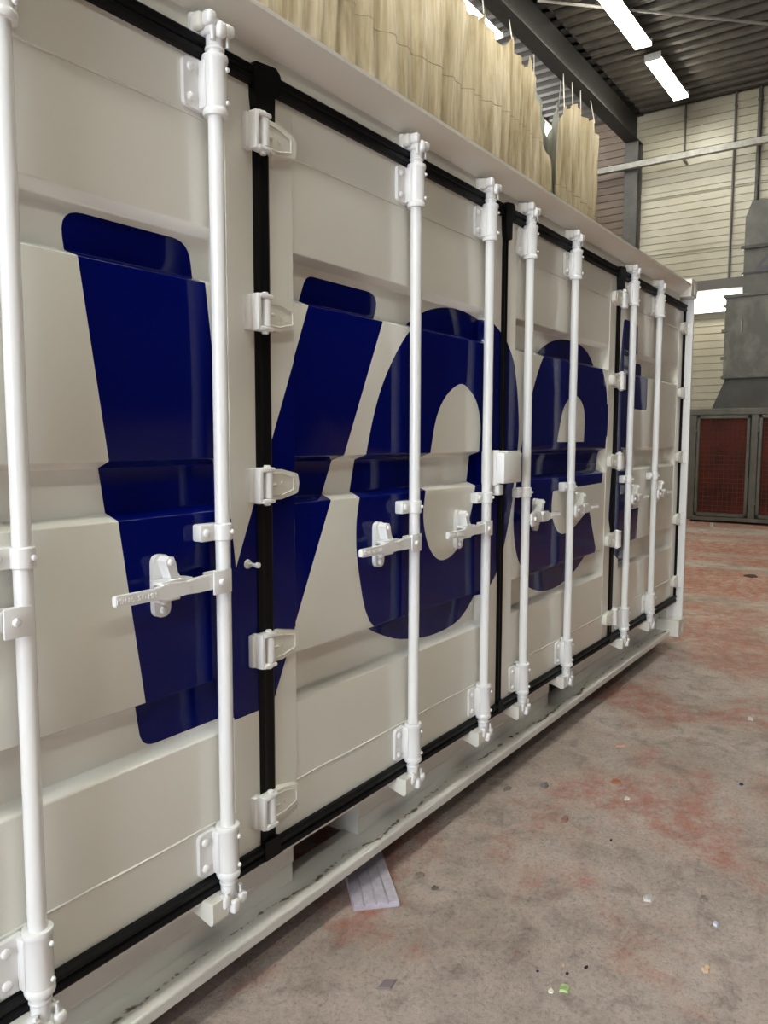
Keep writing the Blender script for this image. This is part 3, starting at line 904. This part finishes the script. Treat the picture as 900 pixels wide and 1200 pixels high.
# ------------------------------------------------------------------ filter machine by the far wall
mc = empty('extraction_unit', (12.75, .5, 0)); tag(mc, 'tall grey filter unit with red wire mesh doors by the far wall', 'machine')
def mpart(m_, name, mm, parent=mc, smooth=None):
    o = m_.build(name, mm, parent, smooth)
    if parent is mc: o.location = (-12.75, -.5, 0)
    return o
XM = 12.75
m = MB(); m.box(XM + .06, 14.0, -1.3, 2.28, .10, 2.14); mpart(m, 'cabinet_body', 'mach_dark')
m = MB(); m.box(XM - .01, 14.0, -1.34, 2.32, 2.05, 2.17, .01); m.box(XM - .01, 14.0, -1.34, 2.32, .04, .12, .01)
for y0, y1 in ((2.18, 2.32), (1.09, 1.21), (0.02, .10), (-1.34, -1.0)): m.box(XM, XM + .12, y0, y1, .1, 2.08, .006)
mpart(m, 'front_frame', 'mach')
for y in (-1.2, .5, 2.2):
    m = MB(); m.cyl(.05, 0, .05, (XM + .1, y), 12, .005); mpart(m, 'foot', 'mach_dark')
for (y0, y1) in ((1.225, 2.165), (.115, 1.075), (-.985, .005)):
    m = MB()
    m.box(XM - .02, XM + .03, y0, y0 + .055, .13, 2.04, .004); m.box(XM - .02, XM + .03, y1 - .055, y1, .13, 2.04, .004)
    m.box(XM - .02, XM + .03, y0, y1, .13, .19, .004); m.box(XM - .02, XM + .03, y0, y1, 1.98, 2.04, .004)
    for z in (.4, 1.75): m.box(XM - .035, XM - .01, y1 - .01, y1 + .05, z - .03, z + .03, .004)
    d = mpart(m, 'mesh_door', 'mach')
    m = MB(); m.box(XM + .035, XM + .05, y0 + .05, y1 - .05, .18, 1.99); o = m.build('red_filter', 'red_panel', d)
    m = MB(); z = .24
    while z < 1.97: m.bar((XM + .01, y0 + .05, z), (XM + .01, y1 - .05, z), .004, 4); z += .087
    y = y0 + .09
    while y < y1 - .06: m.bar((XM + .006, y, .18), (XM + .006, y, 1.99), .004, 4); y += .087
    o = m.build('wire_mesh', 'red_wire', d); o['kind'] = 'stuff'
m = MB()
m._add([(XM + .02, 1.92, 2.17), (XM + .02, -.9, 2.17), (14.0, -.9, 2.17), (14.0, 1.92, 2.17), (XM + .05, 1.70, 2.74), (XM + .05, -.7, 2.74), (13.9, -.7, 2.74), (13.9, 1.70, 2.74)],
       [(0, 1, 5, 4), (1, 2, 6, 5), (2, 3, 7, 6), (3, 0, 4, 7), (4, 5, 6, 7), (0, 3, 2, 1)])
mpart(m, 'hood', 'mach_dark')
m = MB(); m.box(XM, 13.95, -.75, 1.75, 2.74, 4.22, .01); o = mpart(m, 'fan_box', 'mach_dirty')
m = MB(); m.box(XM - .03, 13.97, -.79, 1.79, 4.20, 4.26, .006); m.box(XM - .02, 13.97, -.78, 1.78, 2.72, 2.77, .006); mpart(m, 'flange', 'mach')
m = MB(); m.bar((XM - .03, 1.45, 3.55), (XM - .03, 1.45, 3.78), .014, 8); m.bar((XM, 1.45, 3.55), (XM - .035, 1.45, 3.56), .012, 6); m.bar((XM, 1.45, 3.78), (XM - .035, 1.45, 3.77), .012, 6)
mpart(m, 'handle', 'galv')
for z in (3.1, 3.6, 4.05):
    m = MB(); m.box(XM - .015, XM + .03, 1.70, 1.80, z - .03, z + .03, .004); mpart(m, 'latch', 'mach')
m = MB(); m.prism([(1.47, 4.26), (1.47, 5.62), (1.37, 5.90), (-.5, 5.90), (-.5, 4.26)], XM + .02, 13.8, 'YZ'); mpart(m, 'upper_duct', 'mach')
m = MB(); m.box(XM - .04, 13.85, -.55, 1.52, 5.05, 5.11, .004); mpart(m, 'flange', 'mach_dark')
for z in (4.62,):
    m = MB(); m.box(XM + .0, 13.83, -.53, 1.50, z - .012, z + .012); mpart(m, 'sheet_joint', 'mach_dark')
# printed figure 4 on the duct
m = MB()
for poly in ([(1.03, 4.99), (.95, 4.99), (1.19, 4.72), (1.26, 4.72)], [(1.26, 4.72), (1.26, 4.65), (.86, 4.65), (.86, 4.72)], [(1.03, 4.99), (.95, 4.99), (.95, 4.54), (1.03, 4.54)]):
    m.prism(poly, XM + .012, XM + .022, 'YZ')
mpart(m, 'figure', 'black_print')

# ------------------------------------------------------------------ things on the floor
bd = empty('ridged_board', (-.96, .02, 0), math.radians(45.4)); tag(bd, 'lilac grey ridged board lying half under the container sill', 'board')
m = MB(); m.box(-.13, .28, -.08, .08, 0, .016, .002); m.build('base', 'plank', bd)
for k in range(4):
    y = -.080 + .0405 * k
    m = MB(); m.box(-.13, .28, y + .002, y + .0365, .015, .0225, .002); m.build('slat', 'plank', bd)

def chip(name, label, cat, x, y, r, h, colr, seedk, n=6, grp=None, rough=.8):
    rnd = random.Random(seedk)
    mm = mat(name + '_colour', colr, rough)
    pts = []
    a0 = rnd.uniform(0, 6.28)
    for k in range(n):
        a = a0 + 2 * PI * k / n + rnd.uniform(-.25, .25)
        q = r * rnd.uniform(.55, 1.1)
        pts.append((q * math.cos(a), q * .7 * math.sin(a)))
    b = MB(); vs = [(p[0], p[1], 0) for p in pts] + [(p[0] * .8, p[1] * .8, h * rnd.uniform(.6, 1.1)) for p in pts]
    b._add(vs, [tuple(range(n))[::-1], tuple(range(n, 2 * n))] + [(i, (i + 1) % n, n + (i + 1) % n, n + i) for i in range(n)])
    o = b.build(name, mm); o.location = (x, y, 0); tag(o, label, cat, grp); return o
chip('paper_scrap', 'crumpled green and white paper scrap on the concrete', 'paper scrap', -1.055, -.742, .026, .006, (.36, .46, .20), 1, 7)
chip('paper_scrap', 'small torn white paper scrap beside the green one', 'paper scrap', -1.085, -.715, .015, .003, (.70, .70, .58), 2, 6)
chip('paint_chip', 'largest black paint chip near the green paper scrap', 'paint chip', -.93, -.761, .013, .002, (.012, .013, .018), 3, 5)
chip('paint_chip', 'small black paint chip between pale pebble and green scrap', 'paint chip', -.989, -.723, .010, .002, (.012, .013, .018), 4, 5)
chip('paint_chip', 'tiny shiny dark blue paint chip on bare concrete', 'paint chip', -1.028, -.647, .007, .002, (.01, .015, .09), 5, 5)
chip('pebble', 'small pinkish pebble beside the black paint chips', 'pebble', -.957, -.702, .009, .007, (.62, .40, .29), 6, 7)
chip('wood_splinter', 'pale tan wood splinter lying on a reddish floor patch', 'wood splinter', -.734, -1.062, .022, .010, (.60, .42, .27), 7, 6)
chip('foil_scrap', 'pale blue white foil scrap on the open floor', 'foil scrap', -.48, -1.032, .018, .008, (.62, .66, .78), 8, 5)
chip('rust_flake', 'rust orange flake with dark edge on the floor', 'flake', .389, -.415, .036, .012, (.34, .14, .07), 9, 7)
chip('tile_shard', 'flat pinkish shard lying on a red floor patch', 'shard', .846, -.286, .042, .008, (.62, .36, .29), 10, 6)
chip('brick_piece', 'short brown brick fragment lying on the concrete', 'brick piece', -.091, -.357, .032, .014, (.30, .15, .11), 11, 5)
chip('dry_leaf', 'curled dry grey leaf near the container shadow edge', 'leaf', .033, -.031, .036, .008, (.22, .19, .16), 12, 7)
chip('dirt_clod', 'dark crumbled dirt clod near the dry leaf', 'dirt clod', .164, -.157, .034, .010, (.20, .18, .16), 13, 8)
chip('paper_scrap', 'thin white paper sliver near the rust flake', 'paper scrap', .254, -.509, .026, .004, (.78, .76, .72), 14, 5)
chip('stone', 'round pale stone alone on the floor', 'stone', 1.65, -.778, .035, .020, (.55, .48, .42), 15, 8)
chip('paint_chip', 'flat dark blue chip lying on orange floor patch', 'paint chip', .705, -.896, .022, .003, (.02, .025, .09), 16, 5)
chip('twig', 'dark twig on the pale floor strip towards the machine', 'twig', 6.767, .11, .13, .012, (.06, .03, .025), 17, 5)
chip('cloth_scrap', 'grey white crumpled cloth scrap on the concrete', 'cloth scrap', -.462, -.808, .030, .008, (.50, .48, .46), 18, 8)
chip('dirt_clod', 'brown crumbled dirt clod near the cloth scrap', 'dirt clod', -.356, -.967, .026, .010, (.22, .17, .14), 19, 8)
chip('wood_strip', 'thin grey violet wood strip lying on the floor', 'wood strip', -1.332, -.310, .040, .004, (.20, .16, .17), 20, 4)
chip('dirt_clod', 'flat curled dirt flake beside the ridged board', 'dirt clod', -.80, -.084, .028, .012, (.27, .22, .18), 21, 8)
chip('dirt_clod', 'loose black crumbs next to the ridged board', 'dirt clod', -.831, -.171, .018, .007, (.14, .12, .10), 22, 8)
chip('stone', 'pale stone in front of the red mesh doors', 'stone', 12.025, 1.677, .10, .07, (.50, .42, .35), 23, 8)
chip('pebble', 'small black pebble on bare floor beyond the brick fragment', 'pebble', -.145, -.572, .009, .006, (.02, .02, .02), 24, 6)
rnd = random.Random(44)
gv = MB()
for k in range(420):
    x, y = rnd.uniform(-1.6, 3.2), rnd.uniform(-1.6, .05)
    if -1.25 < x < -.5 and y > -.3: continue
    r = rnd.uniform(.0015, .0045); h = r * rnd.uniform(.5, 1.0); a = rnd.uniform(0, 6.28)
    vs = [(x + r * math.cos(a + q * 2.1), y + r * math.sin(a + q * 2.1), -.001) for q in range(3)] + [(x + r * .3, y, h)]
    gv._add(vs, [(0, 1, 3), (1, 2, 3), (2, 0, 3)])
gr = gv.build('floor_grit', noisy('grit', (.10, .08, .07), (.45, .40, .35), 40, .9)); gr['kind'] = 'stuff'; gr['label'] = 'fine grit scattered over the concrete floor'; gr['category'] = 'grit'
cp = chip('paint_chip', 'black triangular chip lying on the container ledge', 'paint chip', .254, .055, .024, .003, (.008, .008, .02), 25, 3)
cp.location.z = .156
